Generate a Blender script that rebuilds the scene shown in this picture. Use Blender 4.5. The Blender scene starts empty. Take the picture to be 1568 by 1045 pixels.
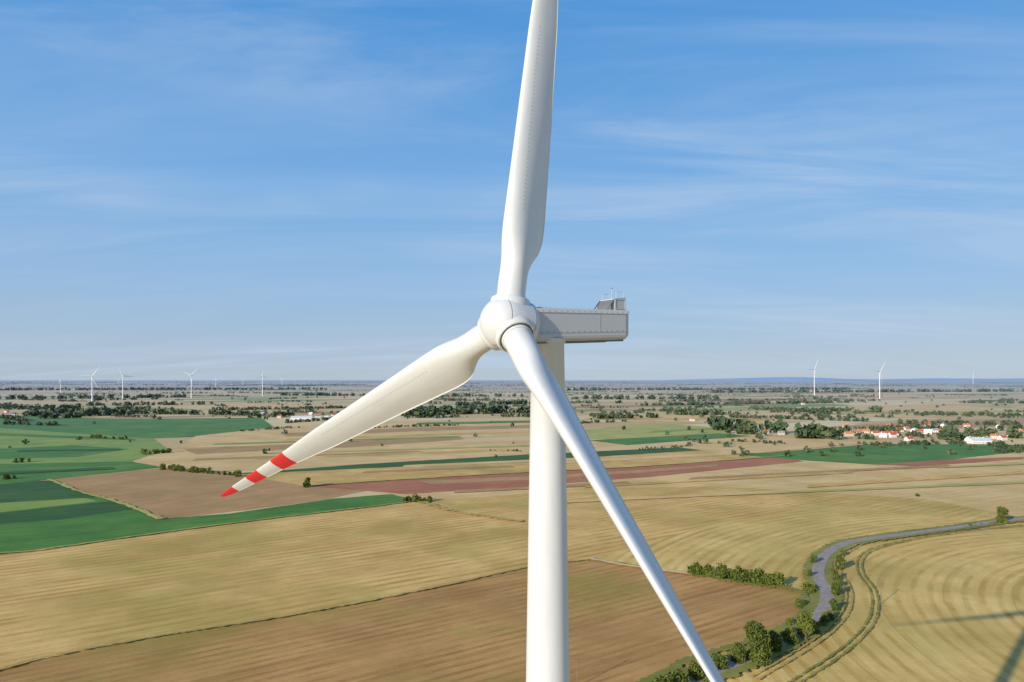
import bpy, math, random
import numpy as np
from mathutils import Vector, Matrix
random.seed(7); np.random.seed(7)
rad=math.radians
scene=bpy.context.scene
H=95.0; F=1060.0; HZ=581.0
def G(px,py):
    d=H*F/(py-HZ); return ((px-784)/F*d, d)
def link(o): scene.collection.objects.link(o); return o
# ---------------- camera
cam=bpy.data.cameras.new("camera"); co=link(bpy.data.objects.new("camera",cam))
co.location=(0,0,H); co.rotation_euler=(rad(90),0,0)
cam.sensor_width=36; cam.lens=F/1568*36; cam.shift_y=(HZ-522.5)/1568
cam.clip_start=0.5; cam.clip_end=120000
scene.camera=co
scene.view_settings.view_transform='Standard'; scene.view_settings.look='None'; scene.view_settings.exposure=0
# ---------------- sun + sky
EL=rad(17.6); sh=Vector((-.683,-.730,0)).normalized()
sdir=Vector((sh.x*math.cos(EL),sh.y*math.cos(EL),math.sin(EL)))
sl=bpy.data.lights.new("sun","SUN"); sl.energy=5.0; sl.angle=rad(.5); sl.color=(1,.925,.80)
so=link(bpy.data.objects.new("sun",sl)); so.rotation_euler=sdir.to_track_quat('Z','Y').to_euler(); so.location=(-50,-50,300)

class NT:
    def __init__(s,tree): s.t=tree; s.n=tree.nodes; s.l=tree.links
    def new(s,typ,**k):
        n=s.n.new(typ)
        for a,b in k.items(): setattr(n,a,b)
        return n
    def set(s,sock,v):
        if isinstance(v,bpy.types.NodeSocket): s.l.new(v,sock)
        elif isinstance(v,(tuple,list)) and len(v)==3 and sock.type=='RGBA': sock.default_value=(*v,1)
        else: sock.default_value=v
    def math(s,op,a,b=0.,c=None,clamp=False):
        n=s.new('ShaderNodeMath',operation=op,use_clamp=clamp); s.set(n.inputs[0],a); s.set(n.inputs[1],b)
        if c is not None: s.set(n.inputs[2],c)
        return n.outputs[0]
    def mix(s,f,a,b,bt='MIX'):
        n=s.new('ShaderNodeMix',data_type='RGBA',blend_type=bt); s.set(n.inputs[0],f); s.set(n.inputs[6],a); s.set(n.inputs[7],b); return n.outputs[2]
    def noise(s,vec,scale,detail=3,rough=.55,dist=0):
        n=s.new('ShaderNodeTexNoise'); s.set(n.inputs['Vector'],vec); n.inputs['Scale'].default_value=scale
        n.inputs['Detail'].default_value=detail; n.inputs['Roughness'].default_value=rough; n.inputs['Distortion'].default_value=dist
        return n.outputs[0]
    def mapr(s,v,a,b,c=0.,d=1.,smooth=False):
        n=s.new('ShaderNodeMapRange'); n.clamp=True
        if smooth: n.interpolation_type='SMOOTHSTEP'
        s.set(n.inputs[0],v)
        for i,x in enumerate((a,b,c,d)): n.inputs[i+1].default_value=x
        return n.outputs[0]
    def mapping(s,vec,loc=(0,0,0),rot=(0,0,0),scale=(1,1,1)):
        n=s.new('ShaderNodeMapping'); s.set(n.inputs[0],vec); n.inputs[1].default_value=loc; n.inputs[2].default_value=rot; n.inputs[3].default_value=scale
        return n.outputs[0]
    def pos(s): return s.new('ShaderNodeNewGeometry').outputs['Position']
    def ramp(s,f,stops,interp='LINEAR'):
        n=s.new('ShaderNodeValToRGB'); s.set(n.inputs[0],f); cr=n.color_ramp; cr.interpolation=interp
        while len(cr.elements)<len(stops): cr.elements.new(.5)
        for e,(p,c) in zip(cr.elements,stops): e.position=p; e.color=(*c,1)
        return n.outputs[0]
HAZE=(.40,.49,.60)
def hazed(nt,col,amt=.85,L=10500.,hz=HAZE):  # aerial haze painted into the base colour, growing with distance from the origin
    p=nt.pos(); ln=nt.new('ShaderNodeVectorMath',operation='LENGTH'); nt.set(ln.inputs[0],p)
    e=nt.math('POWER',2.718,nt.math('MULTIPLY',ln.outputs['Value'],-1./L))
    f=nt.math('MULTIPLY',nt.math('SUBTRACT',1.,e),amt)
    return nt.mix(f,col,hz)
def newmat(name):
    m=bpy.data.materials.new(name); m.use_nodes=True; nt=NT(m.node_tree); b=m.node_tree.nodes['Principled BSDF']
    return m,nt,b
def simple(name,col,rough=.6,var=.08,scale=1.,haze=False,metal=0.,spec=.5):
    m,nt,b=newmat(name); n=nt.noise(nt.pos(),scale,3)
    c=nt.mix(n,tuple(x*(1-var) for x in col),tuple(min(1,x*(1+var)) for x in col))
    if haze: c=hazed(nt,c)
    nt.set(b.inputs['Base Color'],c); b.inputs['Roughness'].default_value=rough; b.inputs['Metallic'].default_value=metal
    b.inputs['Specular IOR Level'].default_value=spec
    return m
# sky world
w=bpy.data.worlds.new("World"); scene.world=w; w.use_nodes=True; nt=NT(w.node_tree)
bg=w.node_tree.nodes['Background']; WS=.115; bg.inputs[1].default_value=WS
sky=nt.new('ShaderNodeTexSky',sky_type='NISHITA'); sky.sun_disc=False; sky.sun_elevation=EL; sky.sun_rotation=math.atan2(sh.x,sh.y)%(2*math.pi)
sky.altitude=100; sky.air_density=1.0; sky.dust_density=.3; sky.ozone_density=2.5
tc=nt.new('ShaderNodeTexCoord').outputs['Generated']
sp=nt.new('ShaderNodeSeparateXYZ'); nt.set(sp.inputs[0],tc)
grad=nt.ramp(nt.math('MAXIMUM',sp.outputs[2],0.),[(0,(.43,.53,.65)),(.05,(.38,.51,.68)),(.13,(.30,.50,.76)),(.25,(.20,.44,.79)),(.48,(.075,.31,.72)),(.66,(.035,.19,.50)),(1,(.02,.10,.32))])
gs=nt.new('ShaderNodeVectorMath',operation='SCALE'); nt.set(gs.inputs[0],grad); gs.inputs['Scale'].default_value=1/WS
base=nt.mix(.88,sky.outputs[0],gs.outputs[0])
zz=nt.math('ADD',nt.math('MAXIMUM',sp.outputs[2],0.),.16)
cx=nt.math('DIVIDE',sp.outputs[0],zz); cy=nt.math('DIVIDE',sp.outputs[1],zz)
cb=nt.new('ShaderNodeCombineXYZ'); nt.set(cb.inputs[0],cx); nt.set(cb.inputs[1],cy)
v1=nt.mapping(cb.outputs[0],rot=(0,0,rad(8)),scale=(.34,1.5,1))
c1=nt.noise(v1,1.2,9,.62,.9)
v2=nt.mapping(cb.outputs[0],loc=(3,1.6,0),rot=(0,0,rad(-20)),scale=(.5,1.0,1))
c2=nt.noise(v2,.7,4,.5,.3)
cl=nt.math('MULTIPLY',nt.mapr(c1,.36,.76,smooth=True),nt.mapr(c2,.36,.62,.2,1,smooth=True))
cl=nt.math('MULTIPLY',cl,.72)
col=nt.mix(cl,base,(.52/WS,.64/WS,.80/WS))
nt.set(bg.inputs[0],col)

# ---------------- field materials
def field(name,ca,cb_,ang=33.,row=7.,rowamt=.35,tram=18.,patch=None,patchamt=.5,ring=None):
    m,nt,b=newmat(name); p=nt.pos()
    if ring:
        q=nt.mapping(p,loc=(-ring[0],-ring[1],0)); sx=nt.new('ShaderNodeSeparateXYZ'); nt.set(sx.inputs[0],q)
        ln=nt.new('ShaderNodeVectorMath',operation='LENGTH'); nt.set(ln.inputs[0],q)
        v=ln.outputs['Value']; u=nt.math('MULTIPLY',nt.math('ARCTAN2',sx.outputs[1],sx.outputs[0]),150.)
    else:
        q=nt.mapping(p,rot=(0,0,-rad(ang))); sx=nt.new('ShaderNodeSeparateXYZ'); nt.set(sx.inputs[0],q)
        u=sx.outputs[0]; v=sx.outputs[1]
    wob=nt.noise(p,.005,1); v=nt.math('ADD',v,nt.math('MULTIPLY',wob,6.)); v=nt.math('ADD',v,nt.math('MULTIPLY',nt.noise(p,.08,2),1.))
    cbx=nt.new('ShaderNodeCombineXYZ'); nt.set(cbx.inputs[0],nt.math('MULTIPLY',u,.018)); nt.set(cbx.inputs[1],nt.math('MULTIPLY',v,.34))
    streak=nt.noise(cbx.outputs[0],1.,5,.7)
    cb2=nt.new('ShaderNodeCombineXYZ'); nt.set(cb2.inputs[0],nt.math('MULTIPLY',u,.005)); nt.set(cb2.inputs[1],nt.math('MULTIPLY',v,.07))
    band=nt.noise(cb2.outputs[0],1.,4,.65)
    rows=nt.math('SINE',nt.math('MULTIPLY',v,2*math.pi/row))
    rows=nt.mapr(rows,-.95,.1,0,1)
    brk=nt.noise(p,.03,5,.7)
    rows=nt.math('SUBTRACT',1.,nt.math('MULTIPLY',nt.math('SUBTRACT',1.,rows),nt.mapr(brk,.40,.62,.1,1)))
    big=nt.noise(p,.009,4,.6); fine=nt.noise(p,.7,5,.8)
    f=nt.math('ADD',nt.math('MULTIPLY',nt.mapr(streak,.34,.66),.5),nt.math('MULTIPLY',nt.mapr(band,.34,.66),.4))
    f=nt.math('ADD',f,nt.math('MULTIPLY',nt.mapr(fine,.3,.7),.35))
    f=nt.math('ADD',f,nt.math('MULTIPLY',nt.math('SUBTRACT',rows,.85),rowamt*2.2),clamp=True)
    c=nt.mix(f,ca,cb_)
    if patch:
        pm=nt.math('MULTIPLY',nt.mapr(big,.45,.62,smooth=True),nt.mapr(streak,.36,.58,.25,1.))
        c=nt.mix(nt.math('MULTIPLY',pm,patchamt),c,patch)
    if tram:
        t=nt.math('PINGPONG',v,tram/2); t=nt.mapr(t,.0,.7,1,0)
        c=nt.mix(nt.math('MULTIPLY',t,.4),c,tuple(x*.5 for x in ca))
    big2=nt.noise(p,.022,6,.68)
    c=nt.mix(nt.mapr(big2,.40,.64,0,.45),c,tuple(x*.74 for x in ca))
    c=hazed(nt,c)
    nt.set(b.inputs['Base Color'],c); b.inputs['Roughness'].default_value=.95; b.inputs['Specular IOR Level'].default_value=.05
    bp=nt.new('ShaderNodeBump'); bp.inputs['Strength'].default_value=.45; bp.inputs['Distance'].default_value=.3
    nt.set(bp.inputs['Height'],nt.math('ADD',fine,nt.math('MULTIPLY',rows,.6))); nt.l.new(bp.outputs[0],b.inputs['Normal'])
    return m
M={}
M['tan']=field("stubble",(.60,.33,.075),(.95,.61,.22),35,7,.36,28,(.44,.35,.065),.75)
M['tan2']=field("pale_stubble",(.74,.46,.16),(.94,.64,.28),27,9,.25,36,(.60,.39,.12),.6)
M['gold']=field("golden_stubble",(.62,.37,.085),(.96,.66,.23),30,6.5,.36,26,(.48,.36,.08),.6,ring=(345,215))
M['brown']=field("harrowed_soil",(.42,.20,.06),(.70,.39,.13),34,5,.3,30,(.38,.31,.055),.95)
M['brown2']=field("brown_field",(.46,.25,.09),(.64,.37,.15),60,6,.2,30,(.36,.27,.08),.5)
M['red']=field("ploughed_soil",(.42,.14,.065),(.60,.225,.11),26,6,.2,30,(.55,.28,.13),.4)
M['green']=field("green_crop",(.06,.175,.028),(.13,.29,.045),32,6,.3,24,(.21,.33,.055),.6)
M['dgreen']=field("dark_green_crop",(.035,.10,.025),(.075,.17,.035),32,6,.3,24,(.09,.19,.03),.5)
M['lgreen']=field("meadow_green",(.20,.31,.05),(.34,.44,.09),28,8,.15,0,(.44,.40,.10),.5)
M['ygreen']=field("yellow_meadow",(.44,.41,.09),(.60,.53,.16),28,8,.15,0,(.34,.39,.085),.5)
M['verge']=field("grass_verge",(.18,.20,.035),(.36,.32,.075),28,9,.0,0,(.44,.33,.10),.6)
M['track']=simple("track_dirt",(.72,.53,.28),.9,.2,.3)
M['edge']=field("field_edge",(.48,.33,.09),(.64,.48,.15),28,9,.0,0,(.36,.32,.07),.8)
# base patchwork farmland
m,nt,b=newmat("farmland"); p=nt.pos()
q=nt.mapping(p,rot=(0,0,-rad(24)),scale=(1,1,0))
vo=nt.new('ShaderNodeTexVoronoi',feature='F1',distance='MANHATTAN'); vo.inputs['Scale'].default_value=1.; vo.inputs['Randomness'].default_value=.8
nt.set(vo.inputs['Vector'],nt.mapping(q,scale=(1/620,1/150,0)))
sc=nt.new('ShaderNodeSeparateColor'); nt.set(sc.inputs[0],vo.outputs['Color'])
pc=nt.ramp(sc.outputs[0],[(0,(.76,.50,.22)),(.2,(.95,.68,.34)),(.40,(.16,.29,.05)),(.48,(.72,.45,.18)),(.62,(.54,.27,.13)),(.68,(.90,.62,.29)),(.84,(.38,.43,.10)),(.9,(.96,.76,.42))],'CONSTANT')
vo2=nt.new('ShaderNodeTexVoronoi',feature='F1'); vo2.inputs['Scale'].default_value=1.
nt.set(vo2.inputs['Vector'],nt.mapping(q,scale=(1/2600,1/1500,0)))
sc2=nt.new('ShaderNodeSeparateColor'); nt.set(sc2.inputs[0],vo2.outputs['Color'])
pc=nt.mix(nt.math('MULTIPLY',sc2.outputs[0],.35),pc,nt.ramp(sc2.outputs[1],[(0,(.80,.56,.27)),(.6,(.32,.38,.10))]))
st=nt.noise(nt.mapping(q,scale=(.004,.06,0)),1.,4,.6); pc=nt.mix(nt.mapr(st,.3,.7,0,.3),pc,(.50,.34,.13))
pc=nt.mix(nt.mapr(nt.noise(p,.3,3),.3,.7,0,.15),pc,(.42,.33,.13))
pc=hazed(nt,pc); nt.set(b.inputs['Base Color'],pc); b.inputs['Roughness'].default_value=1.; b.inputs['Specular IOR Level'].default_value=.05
MFARM=m

def mesh(name,verts,faces,mats,smooth=False,fm=None,parent=None):
    me=bpy.data.meshes.new(name); me.from_pydata([tuple(v) for v in verts],[],faces)
    for mm in (mats if isinstance(mats,list) else [mats]): me.materials.append(mm)
    if fm: me.polygons.foreach_set('material_index',fm)
    if smooth: me.polygons.foreach_set('use_smooth',[True]*len(me.polygons))
    me.update(); o=link(bpy.data.objects.new(name,me))
    if parent is not None:
        o.parent=parent; o.matrix_parent_inverse=Matrix.Translation(-parent.location)
    return o
S=60000
mesh("ground",[(-S,-S,0),(S,-S,0),(S,S,0),(-S,S,0)],[(0,1,2,3)],MFARM)
zlev=[.01]
def fpoly(name,pts,mat,raw=False,jit=.8):
    zlev[0]+=.012; g=[Vector(q) if raw else Vector(G(*q)) for q in pts]
    out=[]
    for i in range(len(g)):
        a=g[i]; c=g[(i+1)%len(g)]; n=max(1,min(200,int((c-a).length/9)))
        for k in range(n):
            q=a.lerp(c,k/n); out.append((q.x+random.uniform(-jit,jit),q.y+random.uniform(-jit,jit),zlev[0]))
    return mesh(name,out,[tuple(range(len(out)))],mat)
def smoothline(g,n=10):
    res=[]
    P=[Vector(a) for a in g]; P=[P[0]*2-P[1]]+P+[P[-1]*2-P[-2]]
    for i in range(1,len(P)-2):
        for k in range(n):
            t=k/n; a,b_,c,d=P[i-1:i+3]
            res.append(.5*((2*b_)+(c-a)*t+(2*a-5*b_+4*c-d)*t*t+(3*b_-a-3*c+d)*t**3))
    res.append(P[-2]); return res
def ribbon(name,g,wd,mat,z=None,jit=0.,off=0.,n=10):
    if z is None: zlev[0]+=.012; z=zlev[0]
    L=smoothline(g,n); vs=[];fs=[]
    for i,q in enumerate(L):
        t=(L[min(i+1,len(L)-1)]-L[max(i-1,0)]).normalized(); nrm=Vector((-t.y,t.x))
        w1=wd/2+random.uniform(-jit,jit); w2=wd/2+random.uniform(-jit,jit)
        vs+= [(*(q+nrm*(off+w1)),z),(*(q+nrm*(off-w2)),z)]
        if i: fs.append((2*i-2,2*i-1,2*i+1,2*i))
    return mesh(name,vs,fs,mat)
def R(*pts): return [G(*q) for q in pts]
fpoly("stubble_field",[(-900,1300),(-900,840),(0,848),(100,838),(240,818),(400,797),(560,778),(640,768),(600,757),(810,745),(1000,730),(1220,708),(1440,706),(1700,702),(2300,740),(2300,1300)],M['tan'])
fpoly("pale_field",[(560,752),(620,757),(810,745),(1000,730),(1220,708),(1440,706),(1700,702),(1900,760),(1568,793),(1420,765),(1100,745),(900,748),(760,760),(640,768)],M['tan2'])
fpoly("golden_field",[(1262,925),(1268,905),(1258,880),(1268,855),(1300,836),(1370,824),(1470,811),(1568,797),(1900,790),(3000,1000),(3000,2200),(900,2200),(1080,1050),(1150,1010),(1235,968)],M['gold'])
fpoly("stubble_field_by_road",[(905,857),(1100,800),(1300,775),(1500,800),(1370,821),(1300,831),(1262,848),(1245,870),(1248,895),(1235,915),(1215,903),(1150,896),(1060,880)],M['gold'])
fpoly("brown_field",[(-300,1120),(20,1020),(240,975),(430,945),(640,905),(810,868),(905,857),(1060,882),(1150,897),(1215,905),(1235,925),(1220,950),(1140,985),(1060,1010),(960,1060),(600,1500),(-600,1500)],M['brown'])
fpoly("green_crop_field",[(-500,780),(0,770),(150,762),(190,770),(240,795),(350,787),(510,764),(600,757),(640,768),(560,778),(400,797),(240,818),(100,838),(0,850),(-500,880)],M['green'])
fpoly("dark_green_field",[(-500,800),(0,786),(170,768),(205,780),(100,795),(0,803),(-500,830)],M['dgreen'])
fpoly("light_green_strip",[(-400,785),(0,771),(130,763),(150,768),(0,785),(-400,800)],M['lgreen'])
fpoly("dark_green_field",[(-500,750),(0,740),(75,736),(150,762),(0,770),(-500,785)],M['dgreen'])
fpoly("brown_soil_field",[(75,735),(250,717),(350,722),(560,752),(500,765),(380,781),(250,795),(180,770),(120,753)],M['brown2'])
fpoly("green_crop_field",[(-500,715),(0,708),(200,705),(250,716),(75,735),(0,742),(-500,752)],M['green'])
fpoly("meadow",[(-600,655),(0,652),(230,668),(260,690),(200,707),(0,711),(-600,720)],M['lgreen'])
fpoly("green_crop_field",[(-600,690),(0,688),(110,682),(200,688),(120,700),(0,704),(-600,712)],M['green'])
fpoly("green_crop_field",[(-600,635),(0,636),(180,642),(400,640),(420,655),(340,668),(230,672),(0,656),(-600,662)],M['green'])
fpoly("pale_field",[(200,707),(270,687),(560,681),(900,672),(1000,676),(800,697),(540,712),(340,722),(250,716)],M['tan2'])
fpoly("green_strip_field",[(340,727),(560,711),(800,697),(1050,685),(1075,690),(820,706),(600,716),(380,730)],M['dgreen'])
fpoly("stubble_field",[(360,727),(600,716),(820,706),(1075,690),(1200,699),(1000,714),(810,724),(620,735),(470,745)],M['tan'])
fpoly("ploughed_field",[(470,745),(620,735),(810,724),(1000,714),(1200,699),(1230,707),(1000,730),(810,745),(620,757),(560,752)],M['red'])
fpoly("stubble_strip_field",[(640,737),(810,730),(1000,719),(1100,711),(1100,714),(1000,723),(810,735),(660,742)],M['brown2'])
fpoly("pale_field",[(300,668),(420,655),(600,645),(830,640),(900,648),(880,664),(560,678),(270,687)],M['tan2'])
fpoly("brown_soil_field",[(280,688),(500,678),(700,668),(710,673),(560,684),(300,696)],M['brown2'])
fpoly("stubble_strip_field",[(430,664),(640,655),(880,650),(880,654),(640,661),(440,669)],M['brown2'])
fpoly("yellow_meadow",[(880,660),(1000,648),(1100,655),(1120,664),(960,674),(880,672)],M['ygreen'])
fpoly("green_strip_field",[(900,675),(1100,664),(1150,668),(960,682)],M['green'])
fpoly("pale_field",[(1075,690),(1010,682),(1150,669),(1250,672),(1340,678),(1130,697)],M['tan2'])
fpoly("green_crop_field",[(1130,697),(1250,688),(1340,680),(1600,682),(1800,686),(1450,706),(1340,712),(1210,704)],M['green'])
fpoly("pale_field",[(1440,706),(1560,693),(1900,690),(2100,702),(1700,712)],M['tan2'])
fpoly("ploughed_field",[(1340,712),(1460,704),(1568,700),(1568,704),(1400,714)],M['red'])
fpoly("pale_field",[(880,632),(1040,628),(1200,634),(1300,640),(1160,652),(1010,646)],M['tan2'])
fpoly("pale_field",[(200,622),(420,617),(640,622),(600,630),(380,632)],M['tan2'])
fpoly("pale_field",[(1180,625),(1420,620),(1568,626),(1568,636),(1360,640)],M['tan2'])
# narrow strip parcels
def strip(x1,y1,x2,y2,t1,t2,mat): fpoly("strip_parcel",[(x1,y1),(x2,y2),(x2+8,y2+t2),(x1-6,y1+t1)],M[mat],jit=.6)
for s in [(400,700,790,688,4,3,'tan'),(300,703,640,691,3,2,'brown2'),(450,693,880,680,2,2,'ygreen'),(620,713,900,701,4,3,'tan2'),(560,722,780,713,3,3,'brown2'),(860,707,1120,693,4,4,'tan2'),
          (900,640,1180,641,3,3,'tan'),(1000,660,1090,656,3,2,'lgreen'),(440,672,820,660,3,2,'tan'),(330,680,700,668,2,2,'lgreen'),(900,744,1300,722,4,3,'tan'),(1060,732,1450,712,3,3,'brown2'),
          (700,752,960,738,4,4,'brown2'),(1240,742,1568,722,6,4,'tan'),(1100,758,1568,738,3,3,'ygreen'),(860,768,1200,752,4,3,'tan2'),(1280,632,1560,629,3,3,'ygreen'),(880,622,1200,618,3,2,'brown2'),
          (0,664,200,672,3,3,'green'),(30,690,180,688,2,2,'dgreen'),(0,724,170,716,4,3,'dgreen'),(500,632,600,630,3,3,'lgreen'),(420,626,580,622,3,2,'brown2'),(640,648,840,644,3,3,'green'),(1440,716,1568,709,2,3,'ygreen'),(0,617,240,614,3,3,'tan2'),(700,630,860,626,2,3,'tan2'),(1000,610,1400,606,3,3,'tan2'),(200,605,600,602,2,2,'tan2'),(820,603,1100,601,2,2,'tan2'),(0,600,180,599,2,2,'tan2'),(1300,598,1568,598,2,2,'tan2'),(420,611,700,610,2,2,'tan2')]:
    strip(*s)
# margins / tracks
ribbon("field_margin",R((-300,1130),(20,1022),(240,977),(430,947),(640,907),(810,870),(905,858)),1.6,M['edge'],jit=.7,n=30)
ribbon("field_margin",R((905,858),(1060,882),(1150,897),(1215,905),(1236,925),(1218,952),(1140,987),(1060,1012),(960,1062)),3.5,M['verge'],jit=1,n=30)
ribbon("field_margin",R((-300,862),(0,849),(100,838),(240,818),(400,797),(560,778),(640,768)),2,M['edge'],jit=.7,n=20)
ribbon("field_margin",R((640,768),(700,785),(800,800)),5,M['edge'],jit=2,n=20)
ribbon("field_margin",R((75,735),(120,753),(180,770),(250,796)),3.5,M['ygreen'],jit=1,n=20)
ribbon("field_margin",R((470,745),(620,735),(810,724),(1000,714),(1200,699)),4,M['ygreen'],jit=1.5,n=20)
roadpts=R((2300,745),(1800,775),(1568,796),(1470,809),(1370,822),(1300,833),(1266,850),(1254,870),(1254,888),(1264,905),(1265,928),(1240,960),(1150,1008),(1060,1045),(900,1130),(500,1300))
ribbon("road_verge",roadpts,13,M['verge'],jit=1.2,n=30)
m,nt,b=newmat("asphalt"); p=nt.pos(); c=nt.mix(nt.mapr(nt.noise(p,.5,6,.7),.3,.7),(.29,.235,.20),(.48,.395,.335)); nt.set(b.inputs['Base Color'],c); b.inputs['Roughness'].default_value=.95; b.inputs['Specular IOR Level'].default_value=.1
MASPH=m
ribbon("road",roadpts,5.6,MASPH,z=zlev[0]+.05,jit=.15,n=20)
tr=R((1568,806),(1440,820),(1345,840),(1318,858),(1318,880),(1335,905),(1340,930),(1330,960),(1290,1000),(1200,1060))
for o_ in (-1.2,1.2): ribbon("field_track",tr,.7,M['verge'],off=o_,jit=.35,n=30)
for o_ in (8.8,11.2): ribbon("field_track",tr[2:],.6,M['edge'],off=-o_,jit=.28,n=30)
ribbon("field_track",R((905,858),(960,868),(1060,882)),3.2,M['track'],jit=.6)

# ---------------- foliage
def leafmat(name,a,b_,haze=False):
    m,nt,b=newmat(name); p=nt.pos(); n=nt.noise(p,.35,4,.7); n2=nt.noise(p,.02,2)
    c=nt.mix(nt.mapr(n,.3,.7),a,b_); c=nt.mix(nt.mapr(n2,.4,.65,0,.6),c,tuple(x*1.25 for x in (b_[0]*1.3,b_[1],b_[2])))
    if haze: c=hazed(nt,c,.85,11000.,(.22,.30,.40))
    nt.set(b.inputs['Base Color'],c); b.inputs['Roughness'].default_value=.8; b.inputs['Specular IOR Level'].default_value=.15
    return m
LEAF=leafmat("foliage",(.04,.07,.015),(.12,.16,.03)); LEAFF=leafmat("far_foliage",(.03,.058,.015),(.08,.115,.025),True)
BARK=simple("bark",(.12,.09,.06),.9,.3,2)
def quads(cent,size,rng):
    n=len(cent); a=rng.normal(size=(n,3)); a/=np.linalg.norm(a,axis=1)[:,None]; b_=rng.normal(size=(n,3)); b_-=a*(a*b_).sum(1)[:,None]; b_/=np.linalg.norm(b_,axis=1)[:,None]
    s=size[:,None]; v=np.stack([cent-a*s-b_*s*.6,cent+a*s*.8-b_*s,cent+a*s+b_*s*.7,cent-a*s*.7+b_*s],1).reshape(-1,3); return v
rng=np.random.default_rng(3)
def mesh_np(name,verts,nq,mats):
    me=bpy.data.meshes.new(name); nv=len(verts); me.vertices.add(nv); me.vertices.foreach_set('co',verts.astype(np.float32).ravel())
    me.loops.add(nq*4); me.loops.foreach_set('vertex_index',np.arange(nq*4,dtype=np.int32)); me.polygons.add(nq)
    me.polygons.foreach_set('loop_start',np.arange(0,nq*4,4,dtype=np.int32)); me.update(calc_edges=True)
    for mm in mats: me.materials.append(mm)
    return me
def crown_pts(h,wd,K,base=.18,nb=9):
    bl=[]
    for i in range(nb):
        t=rng.uniform(0,1); z=h*(base+(.93-base)*t); rr=wd*.5*(1-abs(t-.4)*.9)*rng.uniform(.3,.75); an=rng.uniform(0,6.28)
        bl.append((rr*math.cos(an)*.8,rr*math.sin(an)*.8,z,wd*rng.uniform(.17,.27)))
    bl.append((0,0,h*.6,wd*.3))
    bl=np.array(bl); idx=rng.integers(0,len(bl),K); d=rng.normal(size=(K,3)); d/=np.linalg.norm(d,axis=1)[:,None]
    r=bl[idx,3]*rng.uniform(.55,1.12,K); P=bl[idx,:3]+d*r[:,None]*np.array([1,1,.8]); P[:,2]=np.clip(P[:,2],.25,None)
    return P
def cone(a,b_,r0,r1,n=7):
    a=Vector(a);b_=Vector(b_); d=(b_-a).normalized(); x=d.orthogonal().normalized(); y=d.cross(x); vs=[]
    for c,r in ((a,r0),(b_,r1)):
        for k in range(n):
            t=2*math.pi*k/n; vs.append(c+x*math.cos(t)*r+y*math.sin(t)*r)
    fs=[(k,(k+1)%n,n+(k+1)%n,n+k) for k in range(n)]; return vs,fs
def tree(name,x,y,h,wd,K=1500,leaf=.35,base=.18):
    P=crown_pts(h,wd,K,base); v=quads(P,rng.uniform(.6,1.2,K)*leaf,rng); 
    vs=[];fs=[]
    def add(c):
        o=len(vs); vs.extend(c[0]); fs.extend([tuple(i+o for i in f) for f in c[1]])
    add(cone((0,0,-.2),(0,0,h*.5),.035*h,.018*h))
    for k in range(5):
        a=random.uniform(0,6.28); z0=h*random.uniform(.2,.45); add(cone((0,0,z0),(math.cos(a)*wd*.3,math.sin(a)*wd*.3,z0+h*.25),.014*h,.005*h,5))
    tv=len(vs); allv=np.concatenate([np.array([tuple(q) for q in vs]),v]); faces=list(fs)+[tuple(range(tv+4*i,tv+4*i+4)) for i in range(K)]
    o=mesh(name,allv.tolist(),faces,[BARK,LEAF],fm=[0]*len(fs)+[1]*K); o.location=(x,y,0)
    return o
def px_tree(name,px,py,hpx,wpx,K=1500,leaf=.35,base=.12):
    x,y=G(px,py); s=y/F; tree(name,x,y,hpx*s,wpx*s,K,leaf,base)
px_tree("deciduous_tree",1162,1016,62,56,6500,.32,.08)
px_tree("deciduous_tree",1234,982,44,36,3600,.30,.08)
px_tree("deciduous_tree",1535,802,27,24,1800,.45)
px_tree("deciduous_tree",1186,1000,30,34,2200,.32,.02)
px_tree("deciduous_tree",470,747,14,14,900,.5)
px_tree("deciduous_tree",1130,1018,30,30,2200,.32,.05)
for (a,b_,h,wd) in [(1100,1028,28,38),(1068,1042,26,42),(1040,1056,26,42),(1208,988,24,30),(1246,864,16,12),(1287,872,22,18),(1279,890,18,16),(1280,915,22,18),(1276,938,22,16),(1238,908,14,26),(1225,930,10,18),(1262,960,20,20),(1015,1068,24,50),(1210,960,12,14),(1290,852,10,10),(1240,885,12,8),(1284,900,14,14),(1270,952,16,16),(1248,972,22,22)]:
    px_tree("roadside_bush",a,b_,h,wd,1400,.28,.0)
def hedge(name,pts,hpx,n,leaf=.4,K=260):
    g=smoothline(R(*pts),8); vs=[]
    for i in range(n):
        t=random.random()*(len(g)-1.001); k=int(t); q=g[k].lerp(g[k+1],t-k); h=hpx*q.y/F*random.uniform(.55,1.15); P=crown_pts(h,h*random.uniform(1,1.6),K,0,5)
        P[:,0]+=q.x+random.uniform(-2,2); P[:,1]+=q.y+random.uniform(-2,2); vs.append(P)
    P=np.concatenate(vs); v=quads(P,rng.uniform(.6,1.2,len(P))*leaf,rng); me=mesh_np(name,v,len(P),[LEAF]); return link(bpy.data.objects.new(name,me))
hedge("hedge",[(1055,879),(1088,883)],15,10)
hedge("hedge",[(1102,886),(1150,893),(1196,899)],20,28)
hedge("hedge",[(243,719),(300,724),(370,730)],9,34)
hedge("hedge",[(215,697),(266,693)],8,12)
hedge("hedge",[(618,769),(662,768)],10,12)
hedge("hedge",[(20,709),(45,708)],7,5)
hedge("hedge",[(140,671),(198,674)],6,14,.6,150)
hedge("hedge",[(0,735),(25,733)],8,5)
hedge("hedge",[(730,690),(800,692)],3,6,.4,90)
hedge("hedge",[(1398,761),(1410,760)],5,2,.3,120)
hedge("hedge",[(1480,808),(1525,802)],4,9,.3,120)
far_c=[];far_s=[]
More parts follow.
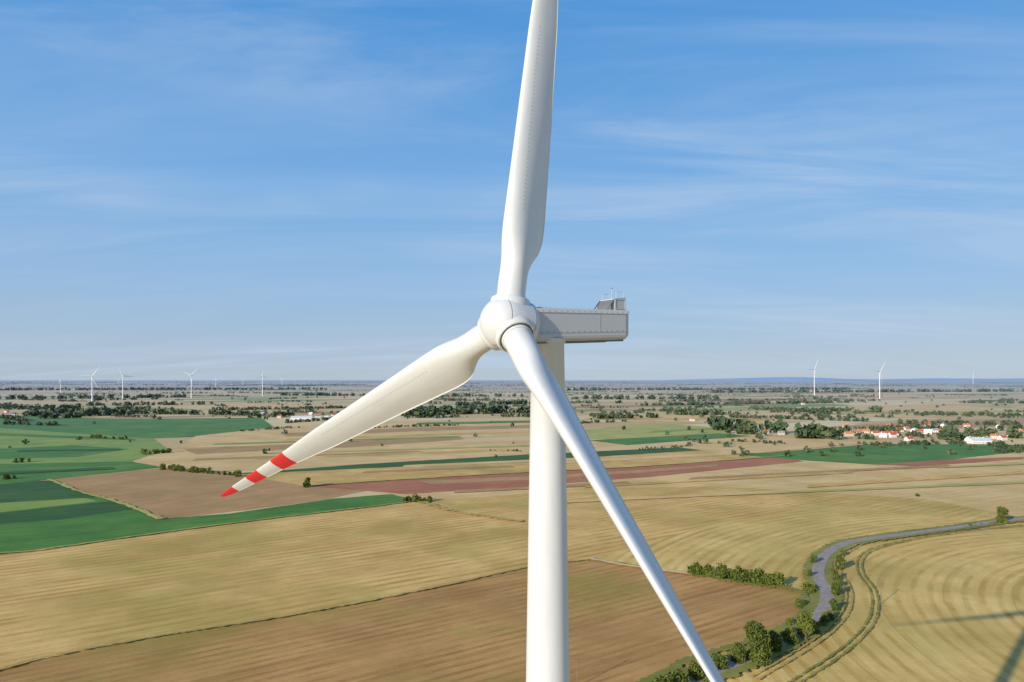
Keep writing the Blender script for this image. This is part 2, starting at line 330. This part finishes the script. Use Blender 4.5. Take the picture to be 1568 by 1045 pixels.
def clump(x,y,h,wd,K):
    P=rng.normal(size=(K,3)); P/=np.linalg.norm(P,axis=1)[:,None]; P*=rng.uniform(.5,1.05,K)[:,None]
    c=np.stack([x+P[:,0]*wd*.5,y+P[:,1]*wd*.5,h*.5+P[:,2]*h*.5],1); far_c.append(c); far_s.append(np.full(K,h*.17)*rng.uniform(.7,1.3,K))
def belt(pts,hpx,dens=1.,depth=12,K=34):
    g=R(*pts)
    for i in range(len(g)-1):
        a=Vector(g[i]);c=Vector(g[i+1]); L=(c-a).length; h0=hpx*(a.y+c.y)/2/F; n=int(L/(h0*.5)*dens)+1
        for k in range(n):
            q=a.lerp(c,random.random()); h=h0*random.uniform(.5,1.12); clump(q.x+random.uniform(-3,3),q.y+random.uniform(-depth,depth),h,h*random.uniform(.8,1.3),K)
for a in [
 ([(30,638),(200,637)],14,1.4,25),([(60,642),(120,640)],9),([(200,634),(400,636)],8),([(600,638),(720,634),(830,632)],14,1.5,25),([(615,640),(680,640)],12),
 ([(915,642),(1010,640)],8),([(1085,658),(1210,664)],20,1.3,20),([(1110,664),(1160,666)],12),([(1205,670),(1300,674)],22,1.3,20),([(1240,664),(1300,662)],12),
 ([(1035,636),(1110,636)],10),([(1440,674),(1475,672)],20),([(1475,668),(1568,672)],16),([(1530,660),(1700,664)],14),([(1330,660),(1440,658)],9),
 ([(1330,683),(1440,680)],6),([(1520,684),(1568,690)],9),([(1335,632),(1350,632)],14),([(0,640),(40,646)],6),([(380,640),(450,638)],10),([(440,648),(560,640)],5),
 ([(1380,650),(1560,652)],8),([(1120,640),(1330,646)],6),([(700,622),(830,618)],7),([(870,612),(1100,612)],7),([(0,626),(120,627)],7),
 ([(0,612),(280,609)],6),([(430,606),(800,608)],5),([(1090,602),(1568,600)],5),([(980,622),(1300,617)],5),([(380,628),(560,625)],5),([(1400,635),(1600,638)],6),([(0,598),(500,597)],4),([(860,598),(1300,597)],4),
 ([(0,650),(90,652)],6,.8),([(370,661),(460,655)],4,.6),([(560,656),(700,652)],4,.6),([(1120,676),(1200,680)],5,.7),([(1570,690),(1530,694)],8),([(980,690),(1060,683)],3,.5),
 ([(1310,672),(1345,674)],9,.7,8),([(1372,668),(1440,669)],8,.6,25),([(1300,660),(1460,662)],8,.5,30),([(1440,680),(1478,680)],9,.8),([(860,650),(960,646)],5,.6),([(1180,632),(1300,630)],7),([(640,628),(760,625)],6),([(120,622),(330,620)],6,.7)]:
    belt(*a)
for i in range(420):
    py=HZ+ (random.random()**1.5)*54+5.5; px=random.uniform(-300,1870); ln=random.uniform(6,110)*(1 if py<615 else .7); sl_=random.uniform(-.02,.02)
    d=H*F/(py-HZ); hp=random.uniform(6,13)/d*F
    belt([(px,py),(px+ln,py+ln*sl_)],hp,random.uniform(.3,1.) if py>600 else .6,20,16 if py<610 else 26)
for i in range(900):
    py=HZ+10+random.random()**1.4*110; px=random.uniform(-300,1870)
    if py>645 and (px<1040) and random.random()<.85: continue
    x,y=G(px,py); 
    h=random.uniform(3,9) if py>645 else random.uniform(4,11); clump(x,y,h,h*random.uniform(.8,1.4),30)
for i in range(80):
    d=random.uniform(9000,24000); x=random.uniform(-.85,.85)*d; L=random.uniform(300,1800); n=int(L/25)
    for k in range(n): clump(x+random.uniform(-L,L)/2,d+random.uniform(-60,60),random.uniform(14,26),40,7)
P=np.concatenate(far_c); sz=np.concatenate(far_s)
link(bpy.data.objects.new("distant_trees",mesh_np("distant_trees",quads(P,sz,rng),len(P),[LEAFF])))
vs=[];fs=[];n=120
for i in range(n+1):
    t=i/n; x=6000+t*24000; y=30000; h=max(0,math.sin(t*math.pi))**.8*(150+60*math.sin(t*9)+25*math.sin(t*23+1))
    vs+=[(x,y,-5),(x,y+2500,h*1.15),(x,y+6000,-5)]
    if i: a=3*(i-1); fs+=[(a,a+3,a+4,a+1),(a+1,a+4,a+5,a+2)]
mesh("distant_hills",vs,fs,simple("hazy_hill_forest",(.33,.45,.60),1,.1,.0005),True)  # blue of distant haze painted into the hill colour

# ---------------- village houses
WALLS=[simple("wall_white",(.78,.76,.72),.8,.05,.3),simple("wall_cream",(.66,.56,.42),.8,.06,.3),simple("wall_brick",(.42,.24,.17),.8,.1,1)]
ROOFS=[simple("roof_red_tile",(.50,.11,.06),.8,.2,1),simple("roof_orange_tile",(.52,.22,.11),.8,.2,1),simple("roof_grey",(.32,.31,.31),.8,.15,1),simple("roof_pale_sheet",(.66,.66,.66),.5,.08,1)]
GLASS=simple("window_glass",(.05,.06,.08),.15,.1); DOORM=simple("door_wood",(.16,.09,.05),.7,.1)
def house(name,px,py,L,Wd,hw,hr,ang,wall,roof):
    x0,y0=G(px,py); vs=[];fs=[];fm=[]
    def q(pts,mi): 
        o=len(vs); vs.extend(pts); fs.append(tuple(range(o,o+len(pts)))); fm.append(mi)
    l,w_=L/2,Wd/2
    q([(-l,-w_,0),(l,-w_,0),(l,-w_,hw),(-l,-w_,hw)],0); q([(l,w_,0),(-l,w_,0),(-l,w_,hw),(l,w_,hw)],0)
    for s in (-1,1): q([(s*l,-w_,0),(s*l,w_,0),(s*l,w_,hw),(s*l,0,hw+hr),(s*l,-w_,hw)],0)
    e=.5; k=hr/w_
    for s in (-1,1):
        z1=hw-e*k+.12
        q([(-l-e,s*(w_+e),z1),(l+e,s*(w_+e),z1),(l+e,0,hw+hr+.12),(-l-e,0,hw+hr+.12)],1)
        q([(-l-e,s*(w_+e),z1-.18),(l+e,s*(w_+e),z1-.18),(l+e,s*(w_+e),z1),(-l-e,s*(w_+e),z1)],1)
    def bx(x1,x2,y1,y2,z1,z2,mi):
        c=[(x1,y1),(x2,y1),(x2,y2),(x1,y2)]
        for i in range(4): a,b_=c[i],c[(i+1)%4]; q([(*a,z1),(*b_,z1),(*b_,z2),(*a,z2)],mi)
        q([(*a,z2) for a in c],mi)
    bx(l*.3,l*.3+.8,.2,1,hw+hr-1,hw+hr+1,0)
    nw=max(2,int(L/3))
    for i in range(nw):
        xx=-l+(i+.5)*L/nw
        for s in (-1,1):
            if s==-1 and i==nw//2: bx(xx-.5,xx+.5,-w_-.03,-w_,0,2.1,3)
            else: bx(xx-.55,xx+.55,min(s*w_,s*(w_+.03)),max(s*w_,s*(w_+.03)),1,2.3,2)
    for s in (-1,1):
        for yy in (-w_*.4,w_*.4): bx(min(s*l,s*(l+.03)),max(s*l,s*(l+.03)),yy-.5,yy+.5,hw*.35,hw*.35+1.2,2)
    o=mesh(name,vs,fs,[WALLS[wall],ROOFS[roof],GLASS,DOORM],fm=fm); o.location=(x0,y0,0); o.rotation_euler[2]=rad(ang)
vil=[(1300,668,1,1),(1312,664,0,1),(1326,663,1,1),(1341,667,0,0),(1352,670,0,3),(1366,670,0,0),(1378,661,1,0),(1388,660,0,1),(1400,662,0,3),(1410,664,2,0),(1421,665,0,3),(1432,662,0,2),(1444,664,1,0),(1392,675,0,0),(1462,667,0,2),(1484,676,0,3),(1496,678,0,3),(1510,676,0,2),(1522,672,1,1),(1535,674,0,0),(1548,668,1,1),(1560,664,0,1),(1580,670,0,0),(1600,672,1,1),(1360,655,0,1),(1420,652,1,0),(1530,655,0,0),(1170,664,1,1),(1180,662,0,1),(1196,666,1,2),(1480,655,1,1),(1445,655,0,2),
 (402,636,0,2),(418,638,0,3),(428,640,1,0),(487,640,0,1),(500,642,0,3),(512,638,0,0),(476,636,1,3),(545,640,0,2),(20,640,0,3),(10,632,1,0),(1060,645,0,1),(1230,620,0,0),(672,609,0,3),(690,609,1,0),(150,628,0,1),(1295,655,1,1)]
for (a,b_,wl,rf) in vil:
    house("village_house",a,b_,random.uniform(9,14),random.uniform(7,9),random.uniform(3.2,5),random.uniform(2.6,4),random.uniform(-40,40),wl,rf)
house("farm_barn",462,643,48,16,5,4,10,0,3); house("farm_barn",1500,679,30,12,4.5,3.2,5,0,3); house("farm_barn",1362,668,24,11,5,3.5,-10,0,0)

# ---------------- main turbine
m,nt,b=newmat("turbine_paint"); p=nt.new('ShaderNodeTexCoord').outputs['Object']
c=nt.mix(nt.mapr(nt.noise(nt.mapping(p,scale=(1,1,.12)),.9,5,.65),.35,.7),(.65,.655,.645),(.59,.595,.585)); c=nt.mix(nt.mapr(nt.noise(nt.mapping(p,scale=(1,1,.08)),5,5,.7),.55,.8,0,.18),c,(.42,.41,.38))
nt.set(b.inputs['Base Color'],c); b.inputs['Roughness'].default_value=.42; WHITE=m
m,nt,b=newmat("blade_paint"); p=nt.new('ShaderNodeTexCoord').outputs['Object']; sx=nt.new('ShaderNodeSeparateXYZ'); nt.set(sx.inputs[0],p)
base=nt.mix(nt.mapr(nt.noise(nt.mapping(p,scale=(1,1,.2)),1.1,5,.6),.35,.7),(.66,.665,.655),(.60,.605,.595))
base=nt.mix(nt.mapr(nt.noise(nt.mapping(p,scale=(3,3,.6)),2,5,.7),.58,.8,0,.2),base,(.42,.40,.36))
z=sx.outputs[2]
def band(a,b_): return nt.math('MULTIPLY',nt.math('GREATER_THAN',z,a),nt.math('LESS_THAN',z,b_))
s_=nt.math('ADD',nt.math('ADD',band(30.8,33.2),band(36.0,38.3)),band(41.3,60),clamp=True)
c=nt.mix(s_,base,(.66,.022,.03)); nt.set(b.inputs['Base Color'],c); b.inputs['Roughness'].default_value=.4; BLADE=m
GREY=simple("nacelle_panel",(.49,.495,.50),.5,.05,.6); DGREY=simple("dark_grille",(.14,.145,.15),.6,.15,3); MGREY=simple("cooler_panel",(.45,.45,.45),.6,.15,2); SEAM=simple("panel_seam",(.28,.285,.29),.7,.1); STEEL=simple("galvanised_steel",(.5,.51,.52),.4,.1,3,metal=.4)
al=rad(36)
a_=Vector((math.cos(al),math.sin(al),0)); b__=Vector((math.sin(al),-math.cos(al),0)); Z=Vector((0,0,1))
T=Vector((2.90,56.2,0)); hub=Vector((2.81,56.2,0))-a_*3.85; hub.z=H+4.38
n_=Vector((-a_.x,-a_.y,.14)).normalized()
turb=link(bpy.data.objects.new("wind_turbine",None)); turb.location=T
def revolve(name,org,ax,prof,mat,n=64,parent=turb,x=None):
    ax=ax.normalized(); x=x or ax.orthogonal().normalized(); y=ax.cross(x); vs=[];fs=[]
    for (s,r) in prof:
        for k in range(n):
            t=2*math.pi*k/n; vs.append(org+ax*s+x*math.cos(t)*r+y*math.sin(t)*r)
    for i in range(len(prof)-1):
        for k in range(n): fs.append((i*n+k,i*n+(k+1)%n,(i+1)*n+(k+1)%n,(i+1)*n+k))
    return mesh(name,vs,fs,mat,True,parent=parent)
topz=H+3.0
def rt(z): return 1.33+(topz-z)*.0160
prof=[(0,rt(0)+.25),(.5,rt(0)+.25),(.52,rt(0))]
prof+=[(z,rt(z)) for z in np.linspace(.6,topz-.15,12)]
prof+=[(topz-.1,1.45),(topz+.25,1.45)]
revolve("tower",Vector((T.x,T.y,0)),Z,prof,WHITE,96)
for zf in (24,48): revolve("flange_seam",Vector((T.x,T.y,0)),Z,[(zf,rt(zf)+.004),(zf+.02,rt(zf)+.012),(zf+.05,rt(zf)+.012),(zf+.07,rt(zf)+.003)],SEAM,96)
revolve("foundation",Vector((T.x,T.y,0)),Z,[(0,9),(.3,8.8),(.35,3)],simple("concrete",(.35,.34,.32),.9,.15,.5))
sp_prof=[(-1.75,1.5),(-1.72,1.86),(-1.6,1.93),(-1.2,1.98),(-.4,2.04),(.3,2.05),(.8,1.98),(1.2,1.82),(1.6,1.52),(1.95,1.1),(2.15,.72),(2.27,.35),(2.3,.0)]
revolve("spinner",hub,n_,sp_prof,WHITE,72)
revolve("spinner_rear_gap",hub,n_,[(-2.3,1.25),(-1.7,1.3)],DGREY)
for s0,r0 in ((-1.25,1.982),(1.0,1.905)): revolve("spinner_seam",hub,n_,[(s0,r0),(s0,r0+.014),(s0+.04,r0+.010),(s0+.05,r0-.02)],SEAM)
ctab=[(1.75,2.24),(3.0,2.24),(4.0,2.5),(5.2,3.25),(6.6,3.95),(8,4.05),(11,3.8),(15,3.46),(20,3.08),(25,2.7),(30,2.0),(35,1.5),(40,1.1),(43,.75),(44,.42),(44.35,.08)]
ttab=[(1.75,1),(3,1),(4.2,.82),(5.5,.58),(7,.42),(8.5,.35),(11,.30),(15,.26),(20,.23),(30,.19),(44.35,.15)]
wtab=[(1.75,0),(2.8,0),(4.2,.35),(6,.85),(7.5,1),(44.35,1)]
def interp(tab,r): return float(np.interp(r,[q[0] for q in tab],[q[1] for q in tab]))
def blade(name,d,delta):
    d=d.normalized(); c0=(n_-d*n_.dot(d)).normalized(); k0=d.cross(c0); c=c0*math.cos(delta)+k0*math.sin(delta); k=d.cross(c)
    rs=sorted(set([1.75,2.2,2.6,3.0]+list(np.linspace(3.2,12,30))+list(np.linspace(12.5,43,40))+[43.5,44,44.2,44.3,44.35])); N=48; vs=[];fs=[]
    for r in rs:
        ch=sum(interp(ctab,r+q) for q in (-.6,-.3,0,.3,.6))/5 if r<43 else interp(ctab,r); tk=interp(ttab,r); wv=interp(wtab,r); wv=wv*wv*(3-2*wv); tw=rad(float(np.interp(r,[3,8,15,30,44],[10,7,3,-1,-3])))
        for j in range(N):
            th=2*math.pi*j/N; Rr=1.12; s=(1-math.cos(th))/2; sg=1 if th<=math.pi else -1
            yt=5*tk*ch*(.2969*math.sqrt(s)-.126*s-.3516*s*s+.2843*s**3-.1036*s**4); xa=.35*ch-ch*s; ya=sg*yt*(1.15 if sg>0 else .85)
            if sg<0: ya+=.05*ch*max(0,s-.6)
            xc,yc=min(Rr,ch*.5)*math.cos(th),min(Rr,ch*.5)*math.sin(th)
            X=xc*(1-wv)+xa*wv; Y=yc*(1-wv)+ya*wv
            vs.append((X*math.cos(tw)-Y*math.sin(tw),X*math.sin(tw)+Y*math.cos(tw),r))
    for i in range(len(rs)-1):
        for j in range(N): fs.append((i*N+j,i*N+(j+1)%N,(i+1)*N+(j+1)%N,(i+1)*N+j))
    fs.append(tuple(range((len(rs)-1)*N,len(rs)*N)))
    o=mesh(name,vs,fs,BLADE,True); 
    Mx=Matrix((c,k,d)).transposed().to_4x4(); Mx.translation=hub
    o.parent=turb; o.matrix_parent_inverse=Matrix.Translation(-T); o.matrix_basis=Mx
    vv=[];ff=[]
    for i in range(46):
        r=9+i*.34; ch=interp(ctab,r); s=.30; tk=interp(ttab,r); yt=5*tk*ch*(.2969*math.sqrt(s)-.126*s-.3516*s*s+.2843*s**3-.1036*s**4)
        tw=rad(float(np.interp(r,[3,8,15,30,44],[10,7,3,-1,-3])))
        for sg,kk in ((1,1.15),(-1,.85)):
            X=.35*ch-ch*s; Y=sg*yt*kk; o_=len(vv)
            for (ex,ey,ez) in ((0,-.01,0),(.10,-.01,.05),(.10,.035,.05),(0,.035,0),(0,-.01,.02),(.10,-.01,.07),(.10,.035,.07),(0,.035,.02)):
                xx=X+ex; yy=Y+sg*ey; vv.append((xx*math.cos(tw)-yy*math.sin(tw),xx*math.sin(tw)+yy*math.cos(tw),r+ez))
            ff+=[(o_,o_+1,o_+2,o_+3),(o_+4,o_+7,o_+6,o_+5),(o_+3,o_+2,o_+6,o_+7),(o_,o_+3,o_+7,o_+4),(o_+1,o_+5,o_+6,o_+2)]
    vg=mesh(name+"_vortex_generators",vv,ff,SEAM); vg.parent=turb; vg.matrix_parent_inverse=Matrix.Translation(-T); vg.matrix_basis=Mx
    revolve(name+"_collar",hub,d,[(1.0,1.62),(1.75,1.55),(1.88,1.50),(1.92,1.44),(1.92,1.36),(1.84,1.34)],WHITE)
    revolve(name+"_gap",hub,d,[(1.85,1.37),(1.86,1.24)],DGREY)
    revolve(name+"_rain_collar",hub,d,[(1.80,1.20),(2.05,1.22),(2.12,1.20),(2.13,1.1)],WHITE)
blade("blade_1",Vector((.103,.1,.989)),rad(-5))
blade("blade_2",Vector((-.737,.549,-.398)),rad(30))
blade("blade_3",Vector((.345,-.69,-.641)),rad(-22))
def nac(u,v,wz): return Vector((2.81,56.2,0))+a_*u+b__*v+Z*(H+wz)
def ztop(u): return 5.56+(u+2.2)*.041
def zbot(u): return 2.82+(u+2.2)*.053
vs=[];fs=[];us=[-2.25,-2.15,-1.6,2,5,7.6,8.0,8.15]; ins=[.45,.12,0,0,0,0,.12,.4]
hwid=1.4
for u,i_ in zip(us,ins):
    zt=ztop(u)-i_*.5; zb=zbot(u)+i_*(1 if u<0 else .9); h=hwid-i_*.6; ch=.16
    ring=[(-h+ch,zt),(h-ch,zt),(h-.04,zt-.05),(h,zt-ch),(h,zb+.5),(h-.05,zb+.3),(h-.35,zb+.04),(h-.5,zb),(-h+.5,zb),(-h+.35,zb+.04),(-h+.05,zb+.3),(-h,zb+.5),(-h,zt-ch),(-h+.04,zt-.05)]
    vs+=[nac(u,v,z_) for v,z_ in ring]
N=14
for i in range(len(us)-1):
    for j in range(N): fs.append((i*N+j,(i+1)*N+j,(i+1)*N+(j+1)%N,i*N+(j+1)%N))
fs.append(tuple(range(N))); fs.append(tuple(range((len(us)-1)*N,len(us)*N))[::-1])
mesh("nacelle",vs,fs,GREY,parent=turb)
def nbox(name,u1,u2,v1,v2,z1,z2,mat,z1b=None,z2b=None):
    z1b=z1 if z1b is None else z1b; z2b=z2 if z2b is None else z2b
    vs=[nac(u1,v1,z1),nac(u2,v1,z1b),nac(u2,v2,z1b),nac(u1,v2,z1),nac(u1,v1,z2),nac(u2,v1,z2b),nac(u2,v2,z2b),nac(u1,v2,z2)]
    return mesh(name,vs,[(0,3,2,1),(4,5,6,7),(0,1,5,4),(1,2,6,5),(2,3,7,6),(3,0,4,7)],mat,parent=turb)
for sgn in (-1,1):
    v1,v2=sorted((sgn*(hwid-.03),sgn*(hwid+.06)))
    nbox("roof_edge",-2.1,8.0,v1,v2,ztop(-2.1)-.34,ztop(-2.1)-.06,WHITE,ztop(8)-.34,ztop(8)-.06)
    v2b=sorted((sgn*hwid,sgn*(hwid+.02)))
    nbox("side_seam",-2.0,7.9,*v2b,zbot(-2)+.72,zbot(-2)+.75,SEAM,zbot(7.9)+.72,zbot(7.9)+.75)
    nbox("panel_joint",4.6,4.62,*v2b,zbot(4.6)+.75,ztop(4.6)-.45,SEAM)
    for u in np.arange(-1.6,7.8,.62):
        nbox("bolt",u,u+.07,*sorted((sgn*hwid,sgn*(hwid+.04))),zbot(u)+.84,zbot(u)+.9,SEAM)
        nbox("bolt",u,u+.06,*sorted((sgn*(hwid+.05),sgn*(hwid+.09))),ztop(u)-.24,ztop(u)-.18,SEAM)
    nbox("belly_strip",-1.9,7.6,*sorted((sgn*(hwid-.33),sgn*(hwid-.28))),zbot(-1.9)-.06,zbot(-1.9)+.06,DGREY,zbot(7.6)-.06,zbot(7.6)+.06)
nbox("roof_hatch",-1.2,1.0,-.7,.7,ztop(0)-.02,ztop(0)+.1,WHITE)
ct=ztop(7)
nbox("cooler_box",6.7,8.05,-.9,.95,ct-.02,ct+1.0,MGREY,ct+.0,ct+1.16)
for z0 in (.1,.9): nbox("cooler_side_frame",6.75,8.0,.95,.99,ct+z0,ct+z0+.08,STEEL)
for u in (6.75,7.93): nbox("cooler_post",u,u+.06,.95,1.0,ct,ct+1.0,STEEL)
nbox("cooler_intake",6.4,6.7,-.85,.9,ct-.02,ct+.5,DGREY,ct-.02,ct+.92)
def rod(name,p,q,r,mat=STEEL):
    c=cone(p,q,r,r,8); return mesh(name,c[0],c[1],mat,True,parent=turb)
for v in (-.85,.9):
    rod("brace",nac(5.9,v,ct),nac(6.7,v,ct+.95),.04,DGREY)
    for u in (6.95,7.8): rod("mast",nac(u,v,ct+1.0),nac(u,v,ct+1.6),.016)
    rod("rail",nac(6.95,v,ct+1.58),nac(7.8,v,ct+1.58),.014)
rod("rail",nac(6.95,-.85,ct+1.58),nac(6.95,.9,ct+1.58),.014); rod("anemometer_mast",nac(7.3,0,ct+1.0),nac(7.3,0,ct+1.95),.022)
revolve("wind_sensor",nac(7.3,0,ct+1.95),Z,[(0,.0),(0,.06),(.1,.06),(.1,0)],DGREY,12)

# ---------------- distant turbines
FW=simple("far_turbine_paint",(.76,.77,.78),.6,.03)
def far_turbine(px,py,hubpx,bladepx,ang,face=0.,thick=1.):
    x,y=G(px,py); s=y/F; hh=hubpx*s; L=bladepx*s; vs=[];fs=[]
    def add(c): 
        o=len(vs); vs.extend(c[0]); fs.extend([tuple(i+o for i in f) for f in c[1]])
    add(cone((0,0,0),(0,0,hh-.8),2.4,1.4,16))
    ca,sa=math.cos(face),math.sin(face); ax=Vector((sa,-ca,0)); hx=Vector((ca,sa,0))
    add(cone(Vector((0,0,hh+.6))-ax*6,Vector((0,0,hh+.6))+ax*2.5,1.9,2.1,8))
    hb=Vector((0,0,hh+.6))+ax*3.4; add(cone(hb-ax*1.2,hb+ax*.6,2.0,1.5,10)); add(cone(hb+ax*.6,hb+ax*1.6,1.5,.2,10))
    for i in range(3):
        t=rad(ang+120*i); d=Vector((0,0,1))*math.cos(t)+hx*math.sin(t); side=ax*.3+d.cross(ax)
        P=[(1,1.0,.9),(L*.2,2.0*thick,.6),(L*.5,1.4*thick,.4),(L*.8,.9*thick,.25),(L,.3,.08)]; o=len(vs)
        for r,cw,tk in P:
            for (uu,vv) in ((cw,0),(0,tk),(-cw,0),(0,-tk)): vs.append(hb+d*r+side.normalized()*uu+ax*vv)
        for q in range(4):
            for j in range(4): fs.append((o+q*4+j,o+q*4+(j+1)%4,o+q*4+4+(j+1)%4,o+q*4+4+j))
    o=mesh("distant_wind_turbine",vs,fs,FW,True); o.location=(x,y,0)
for a in [(93,603,24,12,-45,.6),(141,619,42,19,35,.3),(188,612,36,16,-25,.8),(293,610,35,16,50,-.3),(402,607,32,12,5,1.3),(1247,606,40,19,30,.6,1.3),(1347,611,41,20,40,.5,1.3),
          (330,592,11,6,10,0),(372,591,10,5,70,0),(432,591,10,5,80,0),(1490,589,18,7,30,0.3)]:
    far_turbine(*a)
WOOD=simple("pole_wood",(.20,.17,.13),.9,.2,2)
def pole(px,py,h=9,ang=0):
    x,y=G(px,py); vs=[];fs=[]
    def add(c):
        o=len(vs); vs.extend(c[0]); fs.extend([tuple(i+o for i in f) for f in c[1]])
    add(cone((0,0,-.3),(0,0,h),.17,.11,10)); ca,sa=math.cos(ang),math.sin(ang)
    add(cone((-ca*1.1,-sa*1.1,h-.5),(ca*1.1,sa*1.1,h-.5),.07,.07,6))
    for k in (-1,0,1): add(cone((ca*k,sa*k,h-.45),(ca*k,sa*k,h-.15),.05,.04,6))
    add(cone((ca*.7,sa*.7,h-.55),(0,0,h-1.4),.04,.04,5))
    o=mesh("utility_pole",vs,fs,WOOD); o.location=(x,y,0)
pole(1349,925,9,.5); pole(884,1052,9,.5)
